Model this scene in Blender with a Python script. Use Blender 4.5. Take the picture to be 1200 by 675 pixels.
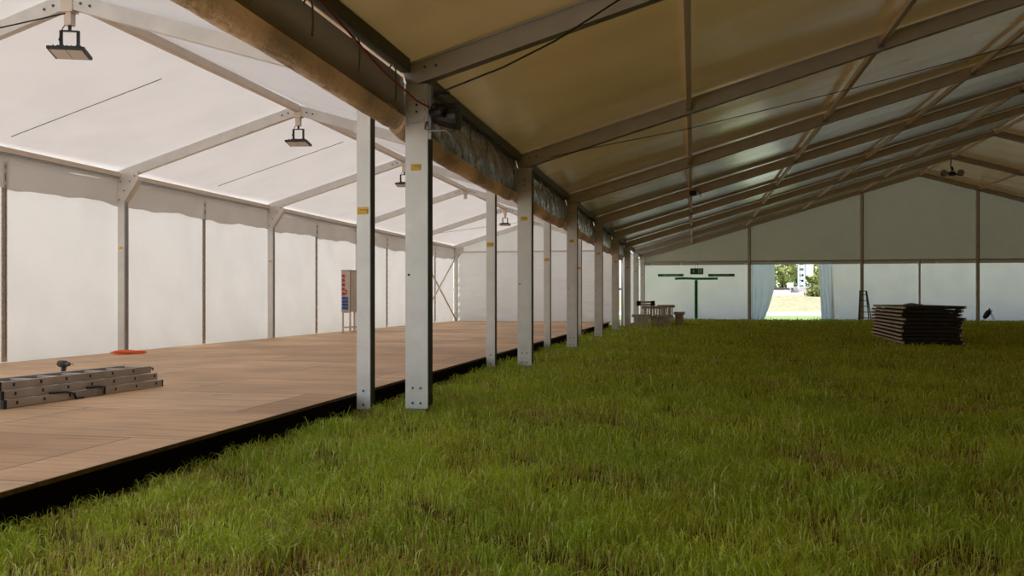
import bpy, math, random
import numpy as np
from mathutils import Vector, Matrix

scene = bpy.context.scene
for o in list(bpy.data.objects):
    bpy.data.objects.remove(o)
COL = scene.collection
random.seed(7)
rng = np.random.default_rng(11)

# ------------------------------------------------------------------ camera
CAM_H = .983
YAW = math.atan(212 / 1035)
cam = bpy.data.objects.new('camera', bpy.data.cameras.new('camera'))
COL.objects.link(cam)
cam.location = (0, 0, CAM_H)
cam.rotation_euler = (math.pi / 2, 0, YAW)
cam.data.sensor_width = 36
cam.data.lens = 36 * 1035 / 1200
cam.data.shift_y = 12.5 / 1200
cam.data.clip_start = .05
cam.data.clip_end = 500
scene.camera = cam

# ------------------------------------------------------------------ light
SKY = .24
SUN = 5.2
w = bpy.data.worlds.new('world')
scene.world = w
w.use_nodes = True
wn = w.node_tree
sky = wn.nodes.new('ShaderNodeTexSky')
sky.sky_type = 'NISHITA'
sky.sun_disc = False
sky.sun_elevation = math.radians(48)
sky.sun_rotation = math.radians(215)
wn.links.new(sky.outputs[0], wn.nodes['Background'].inputs[0])
wn.nodes['Background'].inputs[1].default_value = SKY
sun = bpy.data.objects.new('sun', bpy.data.lights.new('sun', 'SUN'))
COL.objects.link(sun)
sun.data.energy = SUN
sun.data.angle = math.radians(1.0)
sun.data.color = (1, .955, .89)
sd = Vector((.55, .25, -.80))            # travel direction of the sunlight
sun.rotation_euler = sd.to_track_quat('-Z', 'Y').to_euler()

vs = scene.view_settings
vs.view_transform = 'Standard'
vs.look = 'None'
vs.gamma = 1
vs.use_curve_mapping = False
vs.exposure = .35
scene.cycles.max_bounces = 12
scene.cycles.diffuse_bounces = 7
scene.cycles.transmission_bounces = 8
scene.cycles.sample_clamp_indirect = 6
scene.cycles.caustics_reflective = False
scene.cycles.caustics_refractive = False


# ------------------------------------------------------------------ helpers
def pj(X, Y, Z):
    c, s = math.cos(YAW), math.sin(YAW)
    xc = X * c + Y * s
    yc = Y * c - X * s
    if yc < .2:
        return None
    return 600 + 1035 * xc / yc, 350 - 1035 * (Z - CAM_H) / yc


def in_view(pts, pad=60):
    ps = [pj(*p) for p in pts]
    ps = [p for p in ps if p]
    if not ps:
        return False
    xs = [p[0] for p in ps]
    ys = [p[1] for p in ps]
    return max(xs) > -pad and min(xs) < 1200 + pad and max(ys) > -pad and min(ys) < 675 + pad


class MB:
    def __init__(self):
        self.v, self.f, self.ch = [], [], []

    def add(self, vs_, fs_):
        n = len(self.v)
        self.ch.append((n, len(self.f)))
        self.v += [tuple(p) for p in vs_]
        self.f += [tuple(i + n for i in f) for f in fs_]
        return self

    def box(self, c, s, rot=None):
        h = [x / 2 for x in s]
        vs_ = []
        for dz in (-1, 1):
            for dx, dy in ((-1, -1), (1, -1), (1, 1), (-1, 1)):
                p = Vector((dx * h[0], dy * h[1], dz * h[2]))
                if rot is not None:
                    p = rot @ p
                vs_.append((p.x + c[0], p.y + c[1], p.z + c[2]))
        return self.add(vs_, [(3, 2, 1, 0), (4, 5, 6, 7), (0, 1, 5, 4), (1, 2, 6, 5), (2, 3, 7, 6), (3, 0, 4, 7)])

    def bar(self, p0, p1, wd, ht, up=(0, 0, 1)):
        p0, p1 = Vector(p0), Vector(p1)
        d = (p1 - p0).normalized()
        u = Vector(up)
        sx = d.cross(u).normalized()
        u = sx.cross(d).normalized()
        vs_ = []
        for p in (p0, p1):
            for a, b in ((-1, -1), (1, -1), (1, 1), (-1, 1)):
                vs_.append(p + sx * (a * wd / 2) + u * (b * ht / 2))
        return self.add(vs_, [(3, 2, 1, 0), (4, 5, 6, 7), (0, 1, 5, 4), (1, 2, 6, 5), (2, 3, 7, 6), (3, 0, 4, 7)])

    def tube(self, pts, r, n=8, cap=True):
        pts = [Vector(p) for p in pts]
        rr = r if isinstance(r, (list, tuple)) else [r] * len(pts)
        base = len(self.v)
        self.ch.append((base, len(self.f)))
        prev = None
        for i, p in enumerate(pts):
            d = (pts[min(i + 1, len(pts) - 1)] - pts[max(i - 1, 0)]).normalized()
            if prev is None:
                a = Vector((0, 0, 1)) if abs(d.z) < .9 else Vector((1, 0, 0))
                u = d.cross(a).normalized()
            else:
                u = (prev - d * prev.dot(d)).normalized()
            prev = u
            w2 = d.cross(u)
            for k in range(n):
                t = 2 * math.pi * k / n
                self.v.append(tuple(p + (u * math.cos(t) + w2 * math.sin(t)) * rr[i]))
        for i in range(len(pts) - 1):
            for k in range(n):
                a = base + i * n + k
                b = base + i * n + (k + 1) % n
                self.f.append((a, b, b + n, a + n))
        if cap:
            self.f.append(tuple(base + k for k in range(n))[::-1])
            e = base + (len(pts) - 1) * n
            self.f.append(tuple(e + k for k in range(n)))
        return self

    def prism(self, poly, fn, d0, d1):
        """extrude 2-D polygon; fn(u, v, d) -> xyz"""
        n = len(poly)
        vs_ = [fn(u, v, d0) for u, v in poly] + [fn(u, v, d1) for u, v in poly]
        fs_ = [tuple(range(n))[::-1], tuple(range(n, 2 * n))]
        fs_ += [(i, (i + 1) % n, n + (i + 1) % n, n + i) for i in range(n)]
        return self.add(vs_, fs_)

    def grid(self, nu, nv, fn):
        vs_ = [fn(i / nu, j / nv) for j in range(nv + 1) for i in range(nu + 1)]
        fs_ = [(j * (nu + 1) + i, j * (nu + 1) + i + 1, (j + 1) * (nu + 1) + i + 1, (j + 1) * (nu + 1) + i)
               for j in range(nv) for i in range(nu)]
        return self.add(vs_, fs_)

    def each(self, name, mat, parent=None, **kw):
        """one object per added shape"""
        ends = self.ch[1:] + [(len(self.v), len(self.f))]
        for (v0, f0), (v1, f1) in zip(self.ch, ends):
            m_ = MB()
            m_.add(self.v[v0:v1], [tuple(i - v0 for i in f) for f in self.f[f0:f1]])
            o_ = m_.build(name, mat, parent, **kw)
        return o_

    def build(self, name, mat, parent=None, org=(0, 0, 0), smooth=False, bevel=0, place=None):
        me = bpy.data.meshes.new(name)
        ox, oy, oz = org
        me.from_pydata([(a - ox, b - oy, c - oz) for a, b, c in self.v], [], self.f)
        me.update()
        me.materials.append(mat)
        if smooth:
            me.polygons.foreach_set('use_smooth', [True] * len(me.polygons))
        o = bpy.data.objects.new(name, me)
        COL.objects.link(o)
        if parent is not None:
            o.parent = parent
        else:
            o.location = org
        if place is not None:
            o.location = place
        if bevel:
            m = o.modifiers.new('bevel', 'BEVEL')
            m.width = bevel
            m.segments = 2
            m.limit_method = 'ANGLE'
        return o


def tag(o, label=None, cat=None, group=None, kind=None):
    if label:
        o['label'] = label
    if cat:
        o['category'] = cat
    if group:
        o['group'] = group
    if kind:
        o['kind'] = kind
    return o


def empty(name, loc, label, cat, group=None, rz=0):
    o = bpy.data.objects.new(name, None)
    o.empty_display_size = .1
    COL.objects.link(o)
    o.location = loc
    o.rotation_euler = (0, 0, rz)
    return tag(o, label, cat, group)


def kids(o):
    return [c for c in bpy.data.objects if c.parent == o]


def copy_tree(o, parent=None):
    c = o.copy()
    COL.objects.link(c)
    if parent is not None:
        c.parent = parent
    for ch in kids(o):
        copy_tree(ch, c)
    return c


ORD = ['nearest', 'second', 'third', 'fourth', 'fifth', 'sixth', 'seventh', 'eighth']


# ------------------------------------------------------------------ materials
def nmat(name):
    m = bpy.data.materials.new(name)
    m.use_nodes = True
    nt = m.node_tree
    return m, nt, nt.nodes['Principled BSDF']


def N(nt, typ, **kw):
    n = nt.nodes.new(typ)
    for k, v in kw.items():
        setattr(n, k, v)
    return n


def ramp(nt, stops):
    r = N(nt, 'ShaderNodeValToRGB')
    e = r.color_ramp.elements
    while len(e) < len(stops):
        e.new(.5)
    for i, (p, c) in enumerate(stops):
        e[i].position = p
        e[i].color = (*c, 1)
    return r


def solid(name, col, rough=.5, metal=0, var=.12, scale=12, bump=0, bscale=60, spec=.5):
    m, nt, b = nmat(name)
    tc = N(nt, 'ShaderNodeTexCoord')
    no = N(nt, 'ShaderNodeTexNoise')
    no.inputs['Scale'].default_value = scale
    no.inputs['Detail'].default_value = 5
    nt.links.new(tc.outputs['Object'], no.inputs['Vector'])
    lo = tuple(x * (1 - var) for x in col)
    hi = tuple(min(1, x * (1 + var)) for x in col)
    r = ramp(nt, [(.3, lo), (.7, hi)])
    nt.links.new(no.outputs['Fac'], r.inputs['Fac'])
    nt.links.new(r.outputs[0], b.inputs['Base Color'])
    b.inputs['Roughness'].default_value = rough
    b.inputs['Metallic'].default_value = metal
    b.inputs['Specular IOR Level'].default_value = spec
    if bump:
        n2 = N(nt, 'ShaderNodeTexNoise')
        n2.inputs['Scale'].default_value = bscale
        nt.links.new(tc.outputs['Object'], n2.inputs['Vector'])
        bp = N(nt, 'ShaderNodeBump')
        bp.inputs['Strength'].default_value = bump
        bp.inputs['Distance'].default_value = .02
        nt.links.new(n2.outputs['Fac'], bp.inputs['Height'])
        nt.links.new(bp.outputs[0], b.inputs['Normal'])
    return m


def cloth(name, refl, trans, bump=.25, stretch=(1, 1, 1), bscale=2.0, gloss=.0, dirt=.0, gr=.35):
    """two-sided tarpaulin: diffuse + translucent + a little gloss"""
    m, nt, b = nmat(name)
    nt.nodes.remove(b)
    out = nt.nodes['Material Output']
    tc = N(nt, 'ShaderNodeTexCoord')
    mp = N(nt, 'ShaderNodeMapping')
    mp.inputs['Scale'].default_value = stretch
    nt.links.new(tc.outputs['Object'], mp.inputs['Vector'])
    no = N(nt, 'ShaderNodeTexNoise')
    no.inputs['Scale'].default_value = bscale
    no.inputs['Detail'].default_value = 4
    no.inputs['Roughness'].default_value = .45
    nt.links.new(mp.outputs[0], no.inputs['Vector'])
    bp = N(nt, 'ShaderNodeBump')
    bp.inputs['Strength'].default_value = bump
    bp.inputs['Distance'].default_value = .06
    nt.links.new(no.outputs['Fac'], bp.inputs['Height'])
    n2 = N(nt, 'ShaderNodeTexNoise')
    n2.inputs['Scale'].default_value = 1.3
    n2.inputs['Detail'].default_value = 6
    nt.links.new(tc.outputs['Object'], n2.inputs['Vector'])

    def tint(c):
        r = ramp(nt, [(.35, tuple(x * (1 - dirt) for x in c)), (.6, c)])
        nt.links.new(n2.outputs['Fac'], r.inputs['Fac'])
        return r.outputs[0]
    df = N(nt, 'ShaderNodeBsdfDiffuse')
    nt.links.new(tint(refl), df.inputs['Color'])
    nt.links.new(bp.outputs[0], df.inputs['Normal'])
    tr = N(nt, 'ShaderNodeBsdfTranslucent')
    nt.links.new(tint(trans), tr.inputs['Color'])
    nt.links.new(bp.outputs[0], tr.inputs['Normal'])
    add = N(nt, 'ShaderNodeAddShader')
    nt.links.new(df.outputs[0], add.inputs[0])
    nt.links.new(tr.outputs[0], add.inputs[1])
    last = add
    if gloss:
        gl = N(nt, 'ShaderNodeBsdfGlossy')
        gl.inputs['Roughness'].default_value = gr
        nt.links.new(bp.outputs[0], gl.inputs['Normal'])
        fr = N(nt, 'ShaderNodeFresnel')
        ge = N(nt, 'ShaderNodeNewGeometry')
        ma = N(nt, 'ShaderNodeMath', operation='MULTIPLY_ADD')
        nt.links.new(ge.outputs['Backfacing'], ma.inputs[0])
        ma.inputs[1].default_value = 1 / 1.5 - 1.5
        ma.inputs[2].default_value = 1.5
        nt.links.new(ma.outputs[0], fr.inputs['IOR'])
        mu = N(nt, 'ShaderNodeMath', operation='MULTIPLY')
        mu.inputs[1].default_value = gloss
        nt.links.new(fr.outputs[0], mu.inputs[0])
        mx = N(nt, 'ShaderNodeMixShader')
        nt.links.new(mu.outputs[0], mx.inputs[0])
        nt.links.new(add.outputs[0], mx.inputs[1])
        nt.links.new(gl.outputs[0], mx.inputs[2])
        last = mx
    nt.links.new(last.outputs[0], out.inputs['Surface'])
    return m


def plywood():
    m, nt, b = nmat('plywood')
    tc = N(nt, 'ShaderNodeTexCoord')
    br = N(nt, 'ShaderNodeTexBrick')
    br.offset = .5
    br.inputs['Scale'].default_value = 1
    br.inputs['Brick Width'].default_value = 2.44
    br.inputs['Row Height'].default_value = 1.22
    br.inputs['Mortar Size'].default_value = .006
    br.inputs['Color1'].default_value = (.62, .37, .19, 1)
    br.inputs['Color2'].default_value = (.86, .58, .34, 1)
    br.inputs['Mortar'].default_value = (.17, .10, .06, 1)
    nt.links.new(tc.outputs['Object'], br.inputs['Vector'])
    mp = N(nt, 'ShaderNodeMapping')
    mp.inputs['Scale'].default_value = (1.1, 14, 1)
    nt.links.new(tc.outputs['Object'], mp.inputs['Vector'])
    no = N(nt, 'ShaderNodeTexNoise')
    no.inputs['Scale'].default_value = 1.6
    no.inputs['Detail'].default_value = 8
    no.inputs['Distortion'].default_value = .6
    nt.links.new(mp.outputs[0], no.inputs['Vector'])
    r = ramp(nt, [(.3, (.70, .66, .62)), (.55, (1, 1, 1)), (.75, (1.0, .95, .9))])
    nt.links.new(no.outputs['Fac'], r.inputs['Fac'])
    n2 = N(nt, 'ShaderNodeTexNoise')
    n2.inputs['Scale'].default_value = .8
    n2.inputs['Detail'].default_value = 7
    nt.links.new(tc.outputs['Object'], n2.inputs['Vector'])
    r2 = ramp(nt, [(.38, (.74, .72, .70)), (.6, (1, 1, 1))])
    nt.links.new(n2.outputs['Fac'], r2.inputs['Fac'])
    m1 = N(nt, 'ShaderNodeMixRGB', blend_type='MULTIPLY')
    m1.inputs[0].default_value = 1
    nt.links.new(br.outputs['Color'], m1.inputs[1])
    nt.links.new(r.outputs[0], m1.inputs[2])
    m2 = N(nt, 'ShaderNodeMixRGB', blend_type='MULTIPLY')
    m2.inputs[0].default_value = 1
    nt.links.new(m1.outputs[0], m2.inputs[1])
    nt.links.new(r2.outputs[0], m2.inputs[2])
    # small dark knots and scuffs
    vo = N(nt, 'ShaderNodeTexVoronoi')
    vo.inputs['Scale'].default_value = 3.1
    nt.links.new(tc.outputs['Object'], vo.inputs['Vector'])
    r3 = ramp(nt, [(.02, (.35, .3, .27)), (.05, (1, 1, 1))])
    nt.links.new(vo.outputs['Distance'], r3.inputs['Fac'])
    m3 = N(nt, 'ShaderNodeMixRGB', blend_type='MULTIPLY')
    m3.inputs[0].default_value = .8
    nt.links.new(m2.outputs[0], m3.inputs[1])
    nt.links.new(r3.outputs[0], m3.inputs[2])
    nt.links.new(m3.outputs[0], b.inputs['Base Color'])
    b.inputs['Roughness'].default_value = .55
    return m


def grassmat(name, tr=.45):
    m, nt, b = nmat(name)
    nt.nodes.remove(b)
    out = nt.nodes['Material Output']
    at = N(nt, 'ShaderNodeAttribute', attribute_name='blade')
    df = N(nt, 'ShaderNodeBsdfDiffuse')
    tl = N(nt, 'ShaderNodeBsdfTranslucent')
    gl = N(nt, 'ShaderNodeBsdfGlossy')
    gl.inputs['Roughness'].default_value = .45
    nt.links.new(at.outputs['Color'], df.inputs['Color'])
    nt.links.new(at.outputs['Color'], tl.inputs['Color'])
    mx = N(nt, 'ShaderNodeMixShader')
    mx.inputs[0].default_value = tr
    nt.links.new(df.outputs[0], mx.inputs[1])
    nt.links.new(tl.outputs[0], mx.inputs[2])
    m2 = N(nt, 'ShaderNodeMixShader')
    m2.inputs[0].default_value = .03
    nt.links.new(mx.outputs[0], m2.inputs[1])
    nt.links.new(gl.outputs[0], m2.inputs[2])
    nt.links.new(m2.outputs[0], out.inputs['Surface'])
    return m


def groundmat(name, cols, scale=6, rough=.9):
    m, nt, b = nmat(name)
    tc = N(nt, 'ShaderNodeTexCoord')
    no = N(nt, 'ShaderNodeTexNoise')
    no.inputs['Scale'].default_value = scale
    no.inputs['Detail'].default_value = 9
    no.inputs['Roughness'].default_value = .7
    nt.links.new(tc.outputs['Object'], no.inputs['Vector'])
    r = ramp(nt, cols)
    nt.links.new(no.outputs['Fac'], r.inputs['Fac'])
    nt.links.new(r.outputs[0], b.inputs['Base Color'])
    b.inputs['Roughness'].default_value = rough
    b.inputs['Specular IOR Level'].default_value = .1
    return m


M = {}
M['alu'] = solid('weathered_aluminium', (.70, .68, .64), .38, .1, .08, 5)
M['alu_beam'] = solid('beam_aluminium', (.56, .52, .47), .42, .15, .08, 4)
M['eave'] = solid('shaded_eave_profile', (.15, .14, .11), .55, .1, .08, 4)  # beam aluminium darkened, the shadow under the eave put into its colour
M['alu_tube'] = solid('purlin_aluminium', (.68, .58, .47), .42, .1, .06, 4)
M['steel'] = solid('galvanised_steel', (.34, .35, .36), .45, .6, .15, 20)
M['dark_steel'] = solid('dark_bolt_steel', (.10, .10, .10), .45, .5)
M['rubber'] = solid('black_rubber', (.012, .013, .012), .5)
M['black'] = solid('black_plastic', (.018, .018, .019), .42)
M['deck_shade'] = solid('under_deck_shade', (.012, .010, .008), .85, spec=.1)  # near-black colour standing in for the shadow below the deck edge
M['yellow'] = solid('yellow_sticker', (.72, .42, .03), .5)
M['print'] = solid('sticker_print', (.30, .16, .015), .6)
M['white_cloth'] = cloth('white_tarpaulin', (.50, .485, .465), (.205, .193, .175), .2, dirt=.06)
M['annex_end'] = cloth('brightened_end_tarpaulin', (.44, .42, .395), (.46, .385, .315), .2, dirt=.05)  # more translucent than the side walls, brightens the end that lies in shade
M['roof_white'] = cloth('white_roof_tarpaulin', (.50, .485, .465), (.185, .170, .152), .12, dirt=.05)
M['end_cloth'] = cloth('end_wall_tarpaulin', (.34, .33, .31), (.53, .445, .385), .25, (1.6, 1, .35), 1.6, dirt=.06)
M['gable_cloth'] = cloth('blackout_gable_tarpaulin', (.46, .42, .34), (.105, .088, .064), .35, (2.2, 1, .25), 1.5, .3, .05)
M['roof_dark'] = cloth('blackout_roof_tarpaulin', (.74, .48, .27), (.046, .029, .009), .11, (.55, 1.6, 1), 1.1, 1.8, .08, .25)
M['dark_wall'] = cloth('blackout_wall_tarpaulin', (.20, .19, .16), (.0, .0, .0), .2)
M['curtain'] = cloth('door_curtain_tarpaulin', (.48, .49, .49), (.34, .34, .335), .2, dirt=.05)
M['flap'] = cloth('window_film', (.26, .22, .15), (.06, .05, .035), .25, (1, .8, 1), 2.5, .9, .15, .18)
M['film'] = cloth('clear_crinkled_film', (.16, .15, .11), (.07, .062, .042), .9, (1, 1.2, 1), 5, 1.6, .25, .12)
M['roll'] = cloth('rolled_sidewall', (.62, .52, .41), (.38, .305, .22), 1, (1, .8, 1), 14, .3, .45)
M['rope'] = solid('tie_strap', (.30, .27, .22), .8)
M['lace'] = solid('lacing', (.50, .44, .37), .7, 0, .25, 30)
M['ply'] = plywood()
M['wood_edge'] = solid('plywood_edge', (.16, .10, .05), .7, 0, .3, 20)
M['grey_wood'] = solid('weathered_wood', (.60, .52, .43), .8, 0, .3, 9, .3)
M['grey_wood_top'] = solid('weathered_plank_top', (.62, .54, .46), .8, 0, .3, 7, .3)
M['panel_wood'] = solid('panel_edge_wood', (.66, .57, .46), .75, 0, .25, 9, .3)
M['panel_shade'] = solid('shaded_panel_wood', (.035, .028, .022), .85, 0, .35, 5)  # near-black wood, paints the shade on the stack's unlit front and gaps
M['ladder'] = solid('ladder_aluminium', (.50, .47, .44), .4, .35, .1, 9)
M['red_cable'] = solid('red_cable', (.42, .035, .02), .5)
M['orange'] = solid('orange_cable', (.95, .16, .03), .5)
M['green'] = solid('green_tape', (.02, .26, .075), .5)
M['green_dark'] = solid('sign_green', (.012, .16, .065), .45)
M['sign_white'] = solid('sign_white', (.62, .66, .60), .5)
M['cab'] = solid('cabinet_beige', (.62, .55, .47), .5, 0, .06)
M['cab_dark'] = solid('cabinet_trim', (.20, .17, .15), .5)
M['red'] = solid('red_socket', (.62, .03, .03), .45)
M['blue'] = solid('blue_socket', (.04, .13, .40), .45)
M['lens'] = solid('lamp_glass', (.62, .55, .46), .25, 0, .04)
M['soil'] = groundmat('soil_thatch', [(.3, (.05, .045, .014)), (.55, (.13, .12, .035)), (.75, (.20, .15, .06))], 9)
M['lawn'] = groundmat('outside_lawn', [(.3, (.22, .30, .11)), (.7, (.38, .44, .20))], 3)
M['path'] = groundmat('gravel_path', [(.3, (.66, .63, .58)), (.7, (.80, .78, .73))], 8)
M['bank'] = groundmat('dry_bank', [(.3, (.27, .26, .13)), (.5, (.42, .38, .23)), (.75, (.50, .44, .29))], 1.6)
M['ballast'] = groundmat('rail_ballast', [(.3, (.30, .26, .23)), (.7, (.52, .47, .43))], 6)
M['rail'] = solid('rail_steel', (.10, .08, .07), .5, .4)
M['mast'] = solid('mast_paint', (.55, .60, .68), .5)
M['mast_box'] = solid('mast_cabinet', (.70, .74, .70), .5)
M['concrete'] = solid('concrete', (.55, .50, .48), .85)
M['grass'] = grassmat('grass_blades')
M['leaf'] = grassmat('bush_leaves', .3)
M['bark'] = solid('bark', (.09, .06, .04), .9)

# ------------------------------------------------------------------ layout constants
BX, B0, BS = -2.342, 7.387, 5.0             # big tent post row
YB = [B0 + BS * i for i in range(8)]
YG = 42.387                                 # big end wall
SX, SXL, SXR = -2.78, -8.6, -5.70           # small tent: right posts, left posts, ridge
YS = [7.25 + 4.88 * i for i in range(6)]
SG = YS[5]
DECK = .16
ER, RZ, RX = 2.82, 6.46, 9.95               # rafter underside at eave, ridge
SL = (RZ - ER) / (RX + 2.44)
RR = 22.24


def big_z(X):
    return RZ - SL * abs(X - RX)


def small_z(X):
    return 3.68 - (3.68 - 2.82) / 2.9 * abs(X - SXR)


YBACK = -4.6
YA = 1.0                                    # the annex is open at its near end

# ================================================================== SETTING
g = MB().grid(40, 50, lambda u, v: (-9.5 + 33 * u, YBACK + (YG + .3 - YBACK) * v,
                                   -.035 + .012 * math.sin(u * 37) * math.cos(v * 31)))
tag(g.build('floor', M['soil'], smooth=True), kind='structure')


def wave(a, seed=0):
    return (math.sin(a * 1.7 + seed) + .6 * math.sin(a * 3.9 + 2.1 * seed + 1) + .35 * math.sin(a * 8.3 + seed * 3)) / 1.95


# big roof, two slopes and slightly sagging between rafters
def roof_pt(X, Y, top=.225, sag=.022):
    ph = ((Y - B0) / BS) % 1.0
    return (X, Y, big_z(X) + top - sag * math.sin(math.pi * ph) ** 2 + .006 * wave(Y * 3 + X * .4, 1))


mb = MB().grid(60, 200, lambda u, v: roof_pt(-2.62 + (RX + 2.62) * u, YBACK + (YG + .15 - YBACK) * v))
mb.grid(20, 200, lambda u, v: roof_pt(RX + (RR + .3 - RX) * u, YBACK + (YG + .15 - YBACK) * v))
tag(mb.build('ceiling', M['roof_dark'], smooth=True), kind='structure')


def sroof(X, Y):
    ph = ((Y - YS[0]) / 4.88) % 1.0
    return (X, Y, small_z(X) + .19 - .03 * math.sin(math.pi * ph) ** 2 + .004 * wave(Y * 2.1 + X, 2))


mb = MB().grid(30, 160, lambda u, v: sroof(-8.78 + (SXR + 8.78) * u, YA + (SG + .16 - YA) * v))
mb.grid(30, 160, lambda u, v: sroof(SXR + (-2.55 - SXR) * u, YA + (SG + .16 - YA) * v))
tag(mb.build('ceiling', M['roof_white'], smooth=True), kind='structure')

# left side wall of the white annex, with lacing seams and a doubled top valance
WX = -8.70


def lwall(Y, z):
    seam = math.sin(math.pi * ((Y - YS[0]) / 2.44 % 1.0))
    k = max(0, 1 - z / 1.3)
    return WX - .03 * seam + .02 * wave(Y * 1.3 + z * 1.4, 3) * seam + .028 * k * seam * wave((Y + z * .9) * 5, 5)


mb = MB().grid(240, 36, lambda u, v: (lwall(YA + (SG - YA) * u, .14 + 2.72 * v), YA + (SG - YA) * u, .14 + 2.72 * v))
wl = tag(mb.build('wall_left', M['white_cloth'], smooth=True), kind='structure')
mb = MB().grid(300, 8, lambda u, v: (WX + .035 - .02 * math.sin(math.pi * ((YA + (SG - YA) * u - YS[0]) / 2.44 % 1.0)) * (1 - v),
                                     YA + (SG - YA) * u,
                                     2.42 + .04 * wave((YA + (SG - YA) * u) * 1.5, 4) + (.44 - .04 * wave((YA + (SG - YA) * u) * 1.5, 4)) * v))
mb.build('valance', M['white_cloth'], wl, smooth=True)
for i in range(0, 5):                                   # lacing seams halfway between the posts
    Y = YS[i] + (2.58 if i == 0 else 2.44)
    MB().box((WX + .012, Y, 1.46), (.010, .09, 2.58)).build('lacing_seam', M['lace'], wl)
    s_ = MB()
    pts_ = []
    for k in range(33):
        z = .24 + k * .077
        pts_.append((WX + (.022 if k % 2 else .045), Y + (.014 if k % 2 else -.014), z))
    s_.tube(pts_, .0065, 5)
    s_.build('lacing_cord', M['cab_dark'], wl)

# far gable of the annex: cloth with creases, transom is a beam of its own
mb = MB()
mb.grid(60, 60, lambda u, v: (-8.72 + 6.0 * u, SG + .12 + .012 * wave(u * 3 + v * 20, 6) + .030 * math.sin((v * 2.6 + .25 * abs(u - .5) * 2.) * 22) * max(0, 1 - v * 1.05) * (.5 + .5 * math.sin(u * 9)),
                              .14 + 2.62 * v))
mb.grid(30, 6, lambda u, v: (-8.72 + 6.0 * u, SG + .10, 2.76 + (small_z(-8.72 + 6.0 * u) + .195 - 2.76) * v))
tag(mb.build('wall_back', M['annex_end'], smooth=True), kind='structure')

# big end wall: white lower cloth (with the open doorway) and dark gable cloth
DX0, DX1, DZ = 3.62, 5.80, 2.50
BW = 2.66


def endcloth(x0, x1, z0, z1, nx=40, nz=14, amp=.02):
    return MB().grid(nx, nz, lambda u, v: (x0 + (x1 - x0) * u,
                                           YG + .10 + amp * wave((x0 + (x1 - x0) * u) * 2.3, 7) + .008 * wave(v * 9 + u * 4, 2),
                                           z0 + (z1 - z0) * v))


mb = endcloth(-2.5, 2.72, -.05, BW)
t2 = endcloth(6.2, RR, -.05, BW, 90)
mb.add(t2.v, t2.f)
we = tag(mb.build('wall_end', M['end_cloth'], smooth=True), kind='structure')
mb = MB().grid(120, 12, lambda u, v: (-2.5 + (RR + 2.5) * u, YG + .085 + .028 * wave((-2.5 + (RR + 2.5) * u) * 2.6, 9) * (.4 + .6 * v),
                                      2.56 + (big_z(-2.5 + (RR + 2.5) * u) + .26 - 2.56) * v))
mb.build('gable_cloth', M['gable_cloth'], we, smooth=True)

# big side wall beyond the annex, right wall, and the wall behind
mb = MB().grid(60, 10, lambda u, v: (-2.52 + .03 * wave(u * 40, 3), SG + .15 + (YG - SG - .1) * u, -.05 + 2.95 * v))
tag(mb.build('wall_side', M['white_cloth'], smooth=True), kind='structure')
mb = MB().grid(40, 6, lambda u, v: (RR + .1, YBACK + (YG - YBACK) * u, -.05 + 3.1 * v))
tag(mb.build('wall_right', M['dark_wall'], smooth=True), kind='structure')
mb = MB().grid(60, 6, lambda u, v: (-2.6 + (RR + 2.8) * u, YBACK - .02, 2.65 + (big_z(-2.6 + (RR + 2.8) * u) + .28 - 2.65) * v))
mb.grid(20, 4, lambda u, v: (-2.5 + (RR + 2.6) * u, YBACK - .02, -.05 + 2.8 * v))
tag(mb.build('wall_front', M['dark_wall'], smooth=True), kind='structure')
tag(MB().add([(-60, -40, -.07), (60, -40, -.07), (60, YBACK - .1, -.07), (-60, YBACK - .1, -.07)], [(0, 1, 2, 3)]).add([(-60, YBACK - .1, -.01), (-3.0, YBACK - .1, -.01), (-3.0, YA, -.01), (-60, YA, -.01)], [(0, 1, 2, 3)]).build('outside_yard', M['path']), kind='structure')

# outside ground seen through the doorway and around
for nm, mt, x0, x1, prof in (
        ('outside_lawn', 'lawn', -60, 90, [(YG + .3, -.04), (56, -.04)]),
        ('outside_path', 'path', -60, 90, [(56, -.04), (70, -.02)]),
        ('outside_bank', 'bank', -60, 90, [(70, -.02), (73, .35), (80, 1.25)]),
        ('rail_bed', 'ballast', -60, 90, [(80, 1.25), (81, 1.75), (90, 1.8)]),
        ('outside_field', 'lawn', -60, 90, [(90, 1.8), (140, 2.5)])):
    vs_, fs_ = [], []
    for (y, z) in prof:
        vs_ += [(x0, y, z), (x1, y, z)]
    for k in range(len(prof) - 1):
        fs_.append((2 * k, 2 * k + 1, 2 * k + 3, 2 * k + 2))
    tag(MB().add(vs_, fs_).build(nm, M[mt]), kind='structure')
tag(MB().add([(-70, YA, -.06), (-8.95, YA, -.06), (-8.95, 60, -.06), (-70, 60, -.06)], [(0, 1, 2, 3)]).build('outside_yard', M['path']), kind='structure')
tag(MB().add([(-8.95, SG + .3, -.06), (-2.6, SG + .3, -.06), (-2.6, 55, -.06), (-8.95, 55, -.06)], [(0, 1, 2, 3)]).build('outside_lawn', M['lawn']), kind='structure')

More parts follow.
